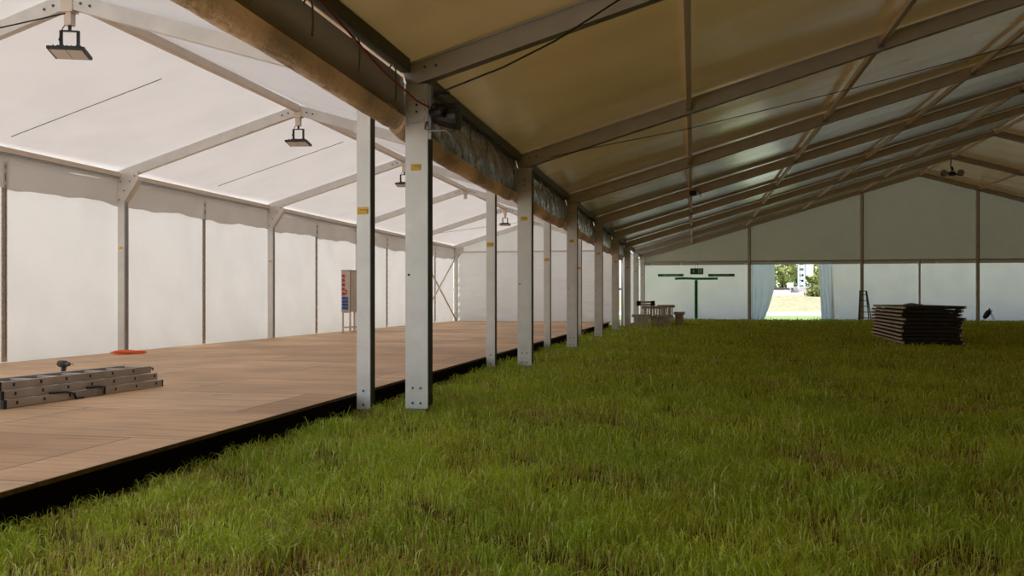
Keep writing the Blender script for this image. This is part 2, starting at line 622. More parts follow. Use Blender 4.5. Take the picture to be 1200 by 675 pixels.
# ================================================================== WOODEN PLATFORM
PX0, PX1, PY0, PY1 = -8.66, -2.885, 1.05, SG + .06
pf = empty('wooden_platform', (-5.7, 12, 0), 'low brown plywood dance floor platform filling the white annex', 'platform')
MB().box(((PX0 + PX1) / 2, (PY0 + PY1) / 2, DECK - .0125), (PX1 - PX0, PY1 - PY0, .025)).build('deck', M['ply'], pf, org=(-5.7, 12, 0))
MB().box((PX1 - .075, (PY0 + PY1) / 2, .048), (.03, PY1 - PY0 - .1, .17)).build('skirt_shade', M['deck_shade'], pf, org=(-5.7, 12, 0))  # dark strip added where shade lies under the deck
MB().box((PX1 + .002, (PY0 + PY1) / 2, DECK - .013), (.004, PY1 - PY0, .022)).build('edge_strip', M['wood_edge'], pf, org=(-5.7, 12, 0))


# ================================================================== POSTS
def post_body(mb_, w_, d_, h_, z0):
    mb_.prism([(-w_ / 2, -d_ / 2), (w_ / 2, -d_ / 2), (w_ / 2, -.022), (w_ / 2 - .018, -.022), (w_ / 2 - .018, .022), (w_ / 2, .022),
               (w_ / 2, d_ / 2), (-w_ / 2, d_ / 2), (-w_ / 2, .022), (-w_ / 2 + .018, .022), (-w_ / 2 + .018, -.022), (-w_ / 2, -.022)],
              lambda u, v, d: (u, v, d), z0, h_)


def disc(mb_, x, y, z, r, t=.008):
    mb_.tube([(x, y + .001, z), (x, y - t, z)], r, 10)


BW_, BD_ = .205, .135
root = empty('tent_post', (BX, YB[0], 0), '', 'post', 'thick aluminium posts of the big tent')
mb = MB()
post_body(mb, BW_, BD_, 2.84, .03)
mb.build('post_body', M['alu'], root, bevel=.004)
MB().box((BW_ / 2 + .001, 0, 1.44), (.012, .10, 2.76)).build('groove_strip', M['rubber'], root)
mb = MB()
mb.box((0, 0, .005), (.13, .10, .09))
mb.box((0, 0, -.03), (.26, .24, .012))
mb.build('foot', M['steel'], root)
for x, z in ((-.035, .08), (.035, .08), (-.035, .21), (.035, .21)):
    mb = MB()
    disc(mb, x, -BD_ / 2, z, .010)
    mb.build('bolt', M['dark_steel'], root)
stk = MB().box((-.005, -BD_ / 2 - .0015, 2.12), (.092, .003, .058)).build('sticker', M['yellow'], root)
mb = MB()
mb.box((.005, -BD_ / 2 - .0035, 2.128), (.066, .002, .006))
mb.box((.033, -BD_ / 2 - .0035, 2.118), (.007, .002, .024))
mb.build('print_mark', M['print'], stk)
for sgn in (0, 1):
    mb = MB()
    for k in range(9):
        mb.box((-.072 + k * .017, -BD_ / 2 - .001, 2.70 - .006 * k * 0 + (.012 * abs(k - 4) / 4 if sgn else 0) - sgn * .20), (.006, .002, .006))
        if k < 7 or sgn:
            mb.box((-.072 + k * .017, -BD_ / 2 - .001, 2.68 - sgn * .17 + (.02 * (k - 4) / 4)), (.006, .002, .006))
    for k in range(5):
        mb.box((-.082, -BD_ / 2 - .001, 2.69 - k * .018 - sgn * .14), (.006, .002, .006))
        mb.box((.072, -BD_ / 2 - .001, 2.69 - k * .018 - sgn * .14), (.006, .002, .006))
    mb.build('perforation_pattern', M['dark_steel'], root)
mb = MB()
for x, z in ((.0, 2.66), (.0, 2.60), (-.07, 1.19)):
    disc(mb, x, -BD_ / 2, z, .011, .002)
mb.each('drill_hole', M['rubber'], root)
extras = [', black lamp clamped to its top', ', in front of the slope of the rolled film', '', '', '', '', '', ' in the far corner at the end wall']
for i in range(8):
    r = root if i == 0 else copy_tree(root)
    r.location = (BX, YB[i] - (.05 if i == 7 else 0), 0)
    o_ = ORD[i]
    r['label'] = 'eighth thick aluminium post from the camera, in the corner by the end wall' if i == 7 else ['thick white aluminium post nearest the camera, big lamp hung at its top',
                  'second thick aluminium post of the row along the grass'][i] if i < 2 else \
        f'{o_} thick aluminium post from the camera in the row along the grass'

# small tent right-hand posts
SW_, SD_ = .125, .11
root = empty('annex_post', (SX, YS[0], 0), '', 'post', 'slim aluminium posts along the platform edge')
mb = MB()
post_body(mb, SW_, SD_, 2.90, .03)
mb.build('post_body', M['alu'], root, bevel=.003)
MB().box((SW_ / 2 + .001, 0, 1.45), (.010, .085, 2.8)).build('groove_strip', M['rubber'], root)
mb = MB()
mb.box((0, 0, .0), (.08, .07, .10))
mb.box((0, 0, -.03), (.2, .2, .012))
mb.build('foot', M['steel'], root)
for z in (.07, .19):
    mb = MB()
    disc(mb, .0, -SD_ / 2, z, .010)
    mb.build('bolt', M['dark_steel'], root)
stk = MB().box((-.005, -SD_ / 2 - .0015, 1.74), (.1, .003, .062)).build('sticker', M['yellow'], root)
mb = MB()
mb.box((.005, -SD_ / 2 - .0035, 1.748), (.07, .002, .006))
mb.box((.035, -SD_ / 2 - .0035, 1.738), (.007, .002, .024))
mb.build('print_mark', M['print'], stk)
gp = MB()
gp.prism([(SW_ / 2, 2.62), (SW_ / 2, 2.96), (-.30, 3.02), (-.30, 2.90), (-SW_ / 2, 2.62)], lambda u, v, d: (u, d, v), -SD_ / 2 - .008, -SD_ / 2)
gu = gp.build('gusset_plate', M['alu'], root)
mb = MB()
disc(mb, .0, -SD_ / 2 - .008, 2.66, .014)
mb.build('gusset_bolt', M['dark_steel'], gu)
for i in range(6):
    r = root if i == 0 else copy_tree(root)
    r.location = (SX, YS[i], 0)
    r['label'] = f'{ORD[i]} slim aluminium post from the camera along the platform edge'

# small tent left-hand posts
root = empty('wall_post', (SXL, YS[1], DECK), '', 'post', 'aluminium posts along the white left wall')
mb = MB()
post_body(mb, .115, .11, 2.72, .0)
mb.build('post_body', M['alu'], root, bevel=.003)
MB().box((.115 / 2 + .001, 0, 1.3), (.008, .07, 2.5)).build('groove_strip', M['steel'], root)
gp = MB()
gp.prism([(-.0575, 2.30), (.0575, 2.30), (.30, 2.64), (.30, 2.78), (-.0575, 2.70)], lambda u, v, d: (u, d, v), -.065, -.056)
gp.prism([(.0575, 2.30), (.30, 2.64), (.30, 2.68), (.0575, 2.36)], lambda u, v, d: (u, d, v), -.06, .06)
gu = gp.build('gusset_plate', M['alu'], root)
mb = MB()
for x, z in ((-.02, 2.34), (.0, 2.62), (.06, 2.48), (.16, 2.62), (.24, 2.70)):
    disc(mb, x, -.065, z, .011)
mb.each('gusset_bolt', M['dark_steel'], gu)
MB().box((0, -.057, 1.60), (.06, .003, .035)).build('sticker', M['yellow'], root)
for i in range(1, 6):
    r = root if i == 1 else copy_tree(root)
    r.location = (SXL, YS[i], DECK)
    if i == 5:
        r['label'] = 'aluminium corner post where left wall meets the annex end wall'
    else:
        r['label'] = ['', 'nearest aluminium post against the white left wall, orange cable at its foot',
                      'second aluminium post against the white left wall',
                      'third aluminium post against the white left wall, behind the socket cabinet',
                      'fourth aluminium post against the white left wall'][i]

# ================================================================== BIG TENT FRAME
RD, RT = .20, .12


def rafter_half(n, side):
    Y = YB[n]
    x0, x1 = (-2.46, RX) if side < 0 else (RX, RR)
    p0 = Vector((x0, Y, big_z(x0) + RD / 2))
    p1 = Vector((x1, Y, big_z(x1) + RD / 2))
    if not in_view([p0.lerp(p1, t / 8) for t in range(9)], 0):
        return
    mid = tuple((p0 + p1) / 2)
    if side < 0:
        lab = f'{ORD[n]} sloping aluminium roof beam from the camera, left half of the roof'
        if n == 7:
            lab = 'sloping roof beam along the end wall, left of the ridge'
    else:
        lab = {4: 'nearest roof beam sloping down to the right of the ridge', 5: 'roof beam right of the ridge, in front of the one with the hanging lamp',
               6: 'roof beam sloping right from the ridge where the black lamp hangs',
               7: 'roof beam sloping right from the ridge along the end wall'}[n]
    rt = empty('roof_rafter', mid, lab, 'roof beam', 'sloping roof beams of the big tent')
    mb_ = MB()
    mb_.bar(p0, p1, RT - .03, RD)
    d = (p1 - p0).normalized()
    up = Vector((0, 1, 0)).cross(d) * -1
    if up.z < 0:
        up = -up
    for s_ in (-1, 1):
        mb_.bar(p0 + up * s_ * (RD / 2 - .012), p1 + up * s_ * (RD / 2 - .012), RT, .024)
    mb_.build('beam', M['alu_beam'], rt, org=mid)
    mb_ = MB()
    q = p0 if side < 0 else p1
    dd = d if side < 0 else -d
    for a, b in ((.20, .02), (.30, .0)):
        c = q + dd * a + up * b
        mb_.tube([c + Vector((0, -RT / 2 + .02, 0)), c + Vector((0, -RT / 2 - .0, 0))], .011, 8)
    mb_.each('bolt', M['dark_steel'], rt, org=mid)
    if side < 0:
        q2 = p1
    # purlin brackets
    mb_ = MB()
    for X in ((-.05, 2.42, 4.96, 7.45) if side < 0 else (12.4, 14.9)):
        z = big_z(X) + .10
        mb_.box((X, Y - RT / 2 + .005, z - .01), (.09, .03, .11))
    mb_.each('purlin_bracket', M['steel'], rt, org=mid)


for n in range(8):
    rafter_half(n, -1)
    rafter_half(n, 1)

ROWS = [(-.05, 'lowest left'), (2.42, 'second left'), (4.96, 'third left'), (7.45, 'fourth left'), (RX, 'ridge'), (12.4, 'first right-hand'), (14.9, 'second right-hand')]
for b in range(7):
    for X, nm in ROWS:
        y0, y1 = YB[b] + .05, YB[b + 1] - .05
        z = big_z(X) + (.10 if X != RX else .08)
        pts = [(X, y0 + (y1 - y0) * t / 8, z) for t in range(9)]
        if not in_view(pts, 0):
            continue
        c = (X, (y0 + y1) / 2, z)
        mb = MB().box(c, (.065, y1 - y0, .085))
        lab = f'{nm} purlin tube between {ORD[b]} and {ORD[b+1]} roof beams'
        if nm == 'ridge':
            lab = f'ridge tube between {ORD[b]} and {ORD[b+1]} roof beams'
        tag(mb.build('roof_purlin', M['alu_tube'], org=c, bevel=.006), lab, 'purlin', 'roof purlins of the big tent')

for b in range(-1, 7):                                   # heavy eave beam above the rolled film
    y0 = (YB[b] if b >= 0 else B0 - BS) + .07
    y1 = YB[b + 1] - .07
    c = (-2.44, (y0 + y1) / 2, 3.0)
    mb = MB().box(c, (.09, y1 - y0, .12))
    lab = (f'shaded eave beam above the rolled film between {ORD[b]} and {ORD[b+1]} thick posts' if b >= 0
           else 'shaded eave beam at top of photo, in front of the nearest thick post')
    tag(mb.build('eave_beam', M['eave'], org=c, bevel=.008), lab, 'beam', 'eave beams above the rolled film')

# gable uprights and transom at the end wall
for X, lab, w_ in ((2.562, 'end wall upright left of the doorway', .15), (7.5, 'end wall upright behind the leaning step ladder', .15),
                   (9.93, 'slim end wall seam pole under the ridge, behind panel stack', .08), (12.33, 'end wall upright right of the panel stack, by the tripod', .15)):
    ztop = big_z(X) if w_ > .1 else 2.70
    mb = MB()
    mb.box((X - w_ * .1, YG - .02, ztop / 2), (w_ * .8, .10, ztop))
    mb.box((X + w_ * .36, YG - .02, ztop / 2), (w_ * .12, .10, ztop))
    r = empty('gable_upright', (X, YG, 0), lab, 'post')
    MB().box((X - w_ * .12, YG - .02, ztop / 2 - .02), (w_ * .72, .11, ztop + .04)).build('upright_body', M['alu'], r, org=(X, YG, 0))
    MB().box((X + w_ * .35, YG - .02, ztop / 2 - .02), (w_ * .2, .09, ztop + .03)).build('groove_strip', M['rubber'], r, org=(X, YG, 0))
c = (9.9, YG - .0, 2.71)
tag(MB().box(c, (24.5, .06, .08)).build('transom_beam', M['alu_beam'], org=c), 'long horizontal aluminium beam across the big end wall', 'beam')

# ================================================================== ANNEX FRAME
for n in range(6):
    Y = YS[n]
    for side in (-1, 1):
        x0 = SXL - .06 if side < 0 else SX + .06
        p0 = Vector((x0, Y, small_z(x0) + .07))
        p1 = Vector((SXR + side * .03, Y, small_z(SXR) + .07))
        mid = tuple((p0 + p1) / 2)
        where = 'left' if side < 0 else 'right'
        lab = f'{ORD[n]} white annex roof beam from the camera, {where} slope'
        if n == 5:
            lab = f'white annex roof beam along its end wall, {where} slope'
        rt = empty('annex_rafter', mid, lab, 'roof beam', 'roof beams of the white annex')
        MB().bar(p0, p1, .075, .145).build('beam', M['alu'], rt, org=mid, bevel=.004)
        mb = MB()
        d = (p1 - p0).normalized()
        for a in (.12, .22):
            c = p1 - d * a
            mb.tube([c + Vector((0, -.03, 0)), c + Vector((0, -.046, 0))], .013, 8)
        mb.each('bolt', M['dark_steel'], rt, org=mid)
    if n < 5:
        c = (SXR, Y + 2.44, small_z(SXR) + .10)
        tag(MB().box(c, (.08, 4.80, .10)).build('ridge_purlin', M['alu_tube'], org=c, bevel=.006),
            f'annex ridge tube between {ORD[n]} and {ORD[n+1]} annex roof beams', 'purlin', 'ridge tubes of the white annex')
        c = (SXL - .04, Y + 2.44, 2.885)
        ep = empty('annex_eave_purlin', c, f'eave tube atop the left wall between {ORD[n]} and {ORD[n+1]} annex beams', 'purlin', 'eave tubes above the left wall')
        MB().box(c, (.08, 4.76, .075)).build('tube', M['alu_tube'], ep, org=c, bevel=.006)
        MB().box((c[0] + .03, c[1], c[2] - .055), (.025, 4.70, .025)).build('keder_rail', M['steel'], ep, org=c)
    # ridge joint with hanging stub
    rj = empty('ridge_joint', (SXR, Y, small_z(SXR)), f'{ORD[n]} annex ridge joint with hanging stub' if n < 5 else 'annex ridge joint at its end wall', 'joint', 'ridge joints of the white annex')
    mb = MB()
    mb.box((0, 0, .04), (.12, .10, .14))
    mb.build('joint_block', M['alu_tube'], rj)
    if n < 5:
        MB().box((.0, 0, -.085), (.07, .07, .13)).build('stub', M['alu_tube'], rj)
c = (-5.72, SG - .02, 2.70)
tag(MB().box(c, (5.7, .05, .06)).build('annex_transom', M['alu_tube'], org=c), 'thin horizontal tube across the white annex end wall', 'beam')
for (ya, za, yb, zb, lab) in ((YS[5] - .1, 2.65, YS[4] + .1, .2, 'thin brace tube rising to the corner post of the annex'),
                              (YS[5] - .1, .2, YS[4] + .1, 2.65, 'thin brace tube falling to the foot of the annex corner post')):
    off = .10 if za > 1 else .03
    p0, p1 = (SXL + off, ya, za), (SXL + off, yb, zb)
    mid = tuple((Vector(p0) + Vector(p1)) / 2)
    tag(MB().tube([p0, p1], .028, 8).build('brace_tube', M['alu_tube'], org=mid, smooth=True), lab, 'brace')

# ================================================================== ROLLED SIDEWALLS
def arc(cx, cz, r, a0, a1, n):
    return [(cx + r * math.cos(a0 + (a1 - a0) * k / n), cz + r * math.sin(a0 + (a1 - a0) * k / n)) for k in range(n + 1)]


for b in range(-1, 5):
    y0 = (YB[b] if b >= 0 else B0 - BS) + .02
    y1 = YB[b + 1] - .02
    L = y1 - y0
    mid = (-2.55, (y0 + y1) / 2, 2.55)
    lab = ('rolled brown sidewall film at top of photo, before the nearest post' if b < 0 else
           f'rolled sidewall film hanging between {ORD[b]} and {ORD[b+1]} thick posts')
    rt = empty('rolled_sidewall', mid, lab, 'rolled tarpaulin', 'rolled sidewalls under the eave')
    droop = .03 if b < 0 else .07

    def rollpt(u, v, b=b, y0=y0, L=L, droop=droop):
        t = 2 * math.pi * v
        y = y0 + L * u
        zc = (2.615 - .055 * u * u) if b < 0 else (2.535 - .05 * u - .03 * math.sin(math.pi * u))
        r = .100 + .007 * wave(u * 9 + 2 * math.sin(t), b) + .006 * math.sin(t * 3 + u * 6)
        r *= .85 + .15 * min(1, min(u, 1 - u) * 25)
        return (-2.56 + r * math.cos(t), y, zc + r * 1.1 * math.sin(t))
    mb = MB().grid(90, 24, rollpt)
    mb.build('roll', M['roll'], rt, org=mid, smooth=True)

    def flappt(u, v, b=b, y0=y0, L=L, droop=droop):
        y = y0 + L * u
        z0 = (2.625 - .055 * u * u) if b < 0 else (2.545 - .05 * u - .03 * math.sin(math.pi * u))
        z = z0 + ((2.915 if b < 0 else 2.96) - z0) * v
        bul = (.012 if b < 0 else .035) * math.sin(math.pi * v)
        crk = 0 if b < 0 else .016 * wave(u * 30 + v * 5, b + 2) * math.sin(math.pi * v)
        return (-2.48 + bul + crk + .02 * (1 - v), y, z)
    MB().grid(110, 10, flappt).build('hanging_film', M['flap'] if b < 0 else M['film'], rt, org=mid, smooth=True)
    for k in range(6 if b < 1 else 4):
        y = y0 + L * (k + .6) / (6 if b < 1 else 4)
        mb = MB()
        mb.tube([(-2.47, y - .05, 2.90), (-2.455, y - .03, 2.945), (-2.45, y, 2.945), (-2.44, y + .02, 2.90), (-2.435, y + .02, 2.78), (-2.44, y + .012, 2.70 - .03 * (k % 3))], .007, 6)
        mb.build('tie_strap', M['rope'], rt, org=mid, smooth=True)


# ================================================================== LAMPS
def floodlight(loc, label, rz):
    rt = empty('floodlight', loc, label, 'floodlight', 'black floodlights under the annex ridge', rz)
    # loc = hang point; local z negative downwards
    mb_ = MB()
    mb_.tube([(0, 0, 0), (0, 0, -.05)], .016, 8)
    mb_.bar((-.075, 0, -.06), (.075, 0, -.06), .03, .012)
    mb_.bar((-.075, 0, -.055), (-.075, 0, -.24), .012, .03, (1, 0, 0))
    mb_.bar((.075, 0, -.055), (.075, 0, -.24), .012, .03, (1, 0, 0))
    mb_.build('yoke', M['black'], rt)
    R = Matrix.Rotation(math.radians(-8), 3, 'X')
    mb_ = MB()
    mb_.box((0, 0, -.262), (.33, .25, .030), R)
    mb_.box((0, .01, -.238), (.20, .15, .035), R)
    for k in range(7):
        mb_.box((-.12 + k * .04, .01, -.236), (.008, .19, .03), R)
    mb_.build('housing', M['black'], rt, bevel=.005)
    mb_ = MB()
    mb_.box((-.072, -.002, -.279), (.138, .21, .006), R)
    mb_.box((.072, -.002, -.279), (.138, .21, .006), R)
    mb_.each('lens', M['lens'], rt)
    MB().tube([(-.02, 0, -.235), (-.09, -.02, -.15), (-.06, 0, -.03), (-.02, 0, .02)], .005, 6).build('lead', M['black'], rt, smooth=True)


zr = small_z(SXR) - .14
floodlight((SXR + .0, YS[0], zr), 'largest black floodlight, hanging from the ridge at top left', .35)
floodlight((SXR + .0, YS[1], zr), 'second black floodlight from the left, under the annex ridge', .1)
floodlight((SXR + .0, YS[2], zr), 'black floodlight under the annex ridge, half hidden by the thick post', .1)
floodlight((SXR + .0, YS[4], zr), 'small farthest black floodlight under the annex ridge', .1)

# black lamp on the nearest thick post
hl = empty('clamp_lamp', (BX + .13, YB[0] - .06, 2.55), 'large black lamp clamped high on the nearest thick post', 'lamp')
MB().box((.0, -.03, .03), (.035, .05, .46)).build('mounting_rail', M['steel'], hl, bevel=.004)
mb = MB()
mb.tube([(.03, .0, .02), (.07, .0, .02), (.075, .0, .02), (.20, .02, .0), (.24, .02, .0), (.245, .02, .0)], [.085, .085, .10, .125, .125, .02], 20)
mb.build('lamp_housing', M['black'], hl, smooth=False)
mb = MB()
mb.tube([(.06, -.12, .05), (.06, -.06, .09), (.06, .0, .10)], .03, 12)
mb.tube([(.03, -.07, .02), (.12, -.12, .02), (.16, -.12, .01)], .045, 14)
mb.build('motor_housing', M['black'], hl, smooth=True)
mb = MB()
mb.tube([(-.02, -.06, -.05), (-.03, -.09, -.12), (.02, -.11, -.14), (.16, -.11, -.14), (.25, -.08, -.22)], .010, 8)
mb.build('bracket', M['steel'], hl, smooth=True)
MB().bar((.03, -.04, .20), (.17, -.02, .19), .03, .03).build('handle', M['black'], hl, bevel=.005)
MB().tube([(.12, -.10, .06), (.17, -.11, .11), (.25, -.10, .09), (.27, -.08, .03), (.22, -.06, .0)], .008, 8).build('lead', M['black'], hl, smooth=True)

# hanging black lamp cluster below the big ridge
hz = RZ - .02
lc = empty('hanging_lamp', (9.9, YB[6], 5.90), 'black lamp cluster hanging on a cord from the big roof ridge', 'lamp')
MB().tube([(0.02, 0, .56), (.0, 0, .3), (.06, 0, .06)], .02, 8).build('cord', M['black'], lc, smooth=True)
mb = MB()
mb.tube([(.06, 0, .26), (.08, 0, .1)], .035, 10)
mb.box((.05, 0, -.02), (.22, .18, .16))
mb.bar((-.3, 0, .02), (.35, 0, -.05), .05, .07)
mb.build('lamp_frame', M['black'], lc, bevel=.01)
for sx in (-.26, .34):
    mb = MB()
    mb.tube([(sx, -.12, -.0), (sx, .08, -.02)], [.13, .10], 16)
    mb.box((sx, .0, -.06), (.16, .14, .10))
    mb.build('lamp_head', M['black'], lc)
    MB().tube([(sx, -.124, .0), (sx, -.13, .0)], .11, 16).build('lens', M['steel'], lc)

# little emergency light on the lowest purlin
el = empty('emergency_lamp', (.0, 21.3, big_z(0) - .03), 'small black box lamp hanging from the lowest left purlin', 'lamp')
MB().box((0, 0, -.03), (.16, .10, .12)).build('lamp_box', M['black'], el, bevel=.008)
MB().tube([(.08, 0, .0), (.13, 0, .06), (.17, 0, -.05), (.18, 0, -.12)], .012, 6).build('lead', M['black'], el, smooth=True)


# ================================================================== CABLES
def cable(pts, r, mat, name, label, cat='cable', n=6):
    mid = tuple(sum((Vector(p) for p in pts), Vector()) / len(pts))
    return tag(MB().tube(pts, r, n).build(name, mat, org=mid, smooth=True), label, cat)


cable([(-2.38, 4.7, 2.985), (-2.38, 5.387, 2.935), (-2.38, 5.9, 2.86), (-2.37, 6.6, 2.76), (-2.30, 7.2, 2.665), (-2.21, 7.26, 2.62)], .008, M['red_cable'],
      'red_cable', 'thin red cable running along the rolled film to the clamp lamp')
cable([(-2.17, 7.24, 2.70), (-2.05, 7.18, 2.738), (-1.537, 7.15, 2.90), (-1.108, 7.15, 3.09), (-.587, 7.15, 3.391), (-.3, 7.15, 3.56), (-.1, 7.2, 3.70)], .008, M['black'],
      'black_cable', 'black cable rising from the clamp lamp to the roof')
cable([(-1.95, 12.2, 2.96), (-1.372, 12.3, 3.09), (-.144, 12.9, 3.40), (2.082, 12.9, 3.87), (4.323, 12.9, 4.39), (5.4, 12.9, 4.65)], .006, M['black'],
      'strung_wire', 'long thin dark wire strung across under the big roof')


def roof_wire(a, b, label):
    p0 = (a[0], a[1], small_z(a[0]) + .14)
    p1 = (b[0], b[1], small_z(b[0]) + .14)
    cable([p0, p1], .006, M['steel'], 'bracing_wire', label, 'wire', 5)


roof_wire((-8.4, 9.62), (-6.30, 9.62), 'thin bracing wire under the annex roof at far left')
roof_wire((-8.4, YS[1] + 2.44), (-6.0, YS[1] + 2.44), 'thin bracing wire across the second annex roof bay')
roof_wire((-8.5, YS[4] + .2), (-5.8, YS[5] - .2), 'thin bracing wire in the last annex roof bay')
cable([(-6.9, 6.4, 3.20), (-6.2, 6.95, 3.45), (-5.72, 7.22, 3.64)], .007, M['black'], 'power_lead', 'black power lead reaching the largest floodlight')

# ================================================================== THINGS ON THE PLATFORM
d = Vector((.147, 1.763, 0)).normalized()
ang = math.atan2(d.y, d.x) - math.pi / 2
ld = empty('extension_ladder', (-5.152, 6.577, DECK), 'three-section aluminium extension ladder lying flat on the platform', 'ladder', None, ang)
# local: y along the ladder, x across (near rail +x), z up
for k, (wd, ly0, ly1, z) in enumerate(((.40, -.872, .885, .034), (.345, -.868, .855, .100), (.29, -.868, .80, .166))):
    for sx in (-1, 1):
        mb = MB()
        mb.box((sx * wd / 2, (ly0 + ly1) / 2, z), (.024, ly1 - ly0, .062))
        rl = mb.build('side_rail', M['ladder'], ld, bevel=.003)
        mb = MB()
        if sx > 0:
            for j in range(7):
                mb.box((wd / 2 + .0125, -.772 + j * .262 + k * .012, z + .004), (.003, .018, .024))
            mb.each('rung_end', M['black'], rl)
        mb = MB()
        mb.box((sx * wd / 2, ly0 - .012, z), (.032, .03, .066))
        if k == 0:
            mb.box((sx * wd / 2, ly1 + .006, z), (.028, .015, .062))
        mb.each('end_cap', M['black'], rl)
    for j in range(7):
        MB().box((0, -.772 + j * .262 + k * .012, z + .008), (wd - .02, .034, .030)).build('rung', M['ladder'], ld, bevel=.004)
mb = MB()
mb.box((.219, -.04, .032), (.012, .32, .062))
st = mb.build('clamp_plate', M['steel'], ld, bevel=.004)
mb = MB()
mb.tube([(.2, -.45, .075), (.226, -.30, .07), (.23, -.22, .05), (.232, -.20, .004), (.23, -.12, .006)], .010, 6)
mb.tube([(.228, .12, .012), (.232, .125, .07), (.215, .06, .078), (.20, -.05, .078)], .010, 6)
mb.each('strap', M['black'], ld, smooth=True)

dr = empty('cordless_drill', (-6.13, 7.71, DECK), 'black cordless drill standing on the platform behind the ladder', 'drill', None, -.35)
mb = MB()
mb.box((0, 0, .03), (.115, .075, .06))
mb.build('battery', M['black'], dr, bevel=.008)
mb = MB()
mb.tube([(0, 0, .055), (-.005, 0, .10), (.0, 0, .15)], [.024, .021, .026], 12)
mb.tube([(-.075, 0, .175), (-.065, 0, .175), (.03, 0, .175), (.055, 0, .175)], [.026, .034, .034, .027], 14)
mb.build('drill_body', M['black'], dr, smooth=True)
MB().tube([(-.075, 0, .175), (-.0785, 0, .175)], .018, 12).build('motor_cap', M['black'], dr)
MB().tube([(.055, 0, .175), (.085, 0, .175), (.105, 0, .175)], [.024, .022, .012], 12).build('chuck', M['dark_steel'], dr)
MB().tube([(.10, 0, .175), (.165, 0, .175)], .004, 6).build('drill_bit', M['dark_steel'], dr)
MB().box((.028, 0, .13), (.014, .014, .028)).build('trigger', M['dark_steel'], dr, bevel=.003)

wc = MB().box((0, 0, .004), (.16, .03, .008))
o_ = tag(wc.build('wood_chip', M['sign_white'], place=(-3.95, 6.92, DECK)), 'pale thin strip of wood lying on the platform', 'wood strip')
o_.rotation_euler = (0, 0, .5)

pts = []
for k in range(150):
    t = k / 149
    a = t * 2 * math.pi * 7
    r = .13 + .05 * math.sin(t * 19) + .03 * math.sin(t * 47)
    pts.append((1.35 * r * math.cos(a), .8 * r * math.sin(a), .010 + .03 * t + .008 * math.sin(a * 2.3)))
cb = MB().tube(pts, .009, 6).build('orange_cable_coil', M['orange'], smooth=True, place=(-8.27, 11.75, DECK + .004))
cb.rotation_euler = (0, 0, .3)
tag(cb, 'coiled orange cable heaped at the foot of a left wall post', 'cable')

# socket cabinet on its stand
cx, cy = -8.03, 20.05
sb = empty('socket_cabinet', (cx, cy, DECK), 'beige electric distribution cabinet with red and blue sockets on a stand', 'electric cabinet')
MB().box((0, 0, 1.0), (.22, .78, .98)).build('cabinet_body', M['cab'], sb, bevel=.012)
mb = MB()
mb.box((.112, 0, 1.0), (.006, .70, .90))
mb.box((.0, -.392, 1.0), (.19, .006, .92))
mb.each('front_panel', M['cab'], sb)
mb = MB()
for x in (-.106, .106):
    mb.box((x, -.385, 1.0), (.012, .016, .99))
mb.box((0, 0, 1.494), (.24, .80, .012))
mb.each('trim_edge', M['cab_dark'], sb)
for k in range(5):
    mb = MB()
    mb.tube([(-.06, -.394, 1.36 - k * .105), (-.06, -.44, 1.35 - k * .105)], [.030, .026], 12)
    mb.box((-.06, -.445, 1.385 - k * .105), (.052, .012, .02))
    mb.build('red_socket', M['red'], sb)
for k in range(2):
    mb = MB()
    mb.tube([(.005, -.394, .94 + k * .07), (.005, -.43, .94 + k * .07)], [.024, .02], 12)
    mb.build('red_socket', M['red'], sb)
for r_ in range(4):
    for c_ in range(2):
        mb = MB()
        mb.box((-.06 + c_ * .078, -.41, .60 + r_ * .078), (.066, .03, .060))
        mb.tube([(-.06 + c_ * .078, -.42, .60 + r_ * .078), (-.06 + c_ * .078, -.44, .60 + r_ * .078)], .02, 10)
        mb.build('blue_socket', M['blue'], sb, bevel=.004)
MB().tube([(.114, -.05, 1.12), (.126, -.05, 1.12)], .09, 18).build('dial', M['sign_white'], sb)
mb = MB()
for x in (-.09, .09):
    for y in (-.36, .36):
        mb.box((x, y, .255), (.035, .035, .51))
    mb.box((x, 0, .14), (.025, .72, .03))
for y in (-.36, .36):
    mb.box((0, y, .14), (.18, .03, .03))
    mb.box((0, y, .50), (.18, .03, .03))
    mb.box((0, y, .012), (.28, .05, .024))
mb.build('stand', M['cab'], sb)


# ================================================================== END WALL SIGNS AND CURTAINS
def text_mesh(s, size, mat, parent, loc, rot):
    cu = bpy.data.curves.new('lettering', 'FONT')
    cu.body = s
    cu.size = size
    cu.align_x = 'CENTER'
    cu.align_y = 'CENTER'
    cu.extrude = .002
    to = bpy.data.objects.new('lettering_source', cu)
    COL.objects.link(to)
    dg = bpy.context.evaluated_depsgraph_get()
    me = bpy.data.meshes.new_from_object(to.evaluated_get(dg))
    bpy.data.objects.remove(to)
    me.materials.clear()
    me.materials.append(mat)
    o = bpy.data.objects.new('lettering', me)
    COL.objects.link(o)
    o.parent = parent
    o.location = loc
    o.rotation_euler = rot
    return o


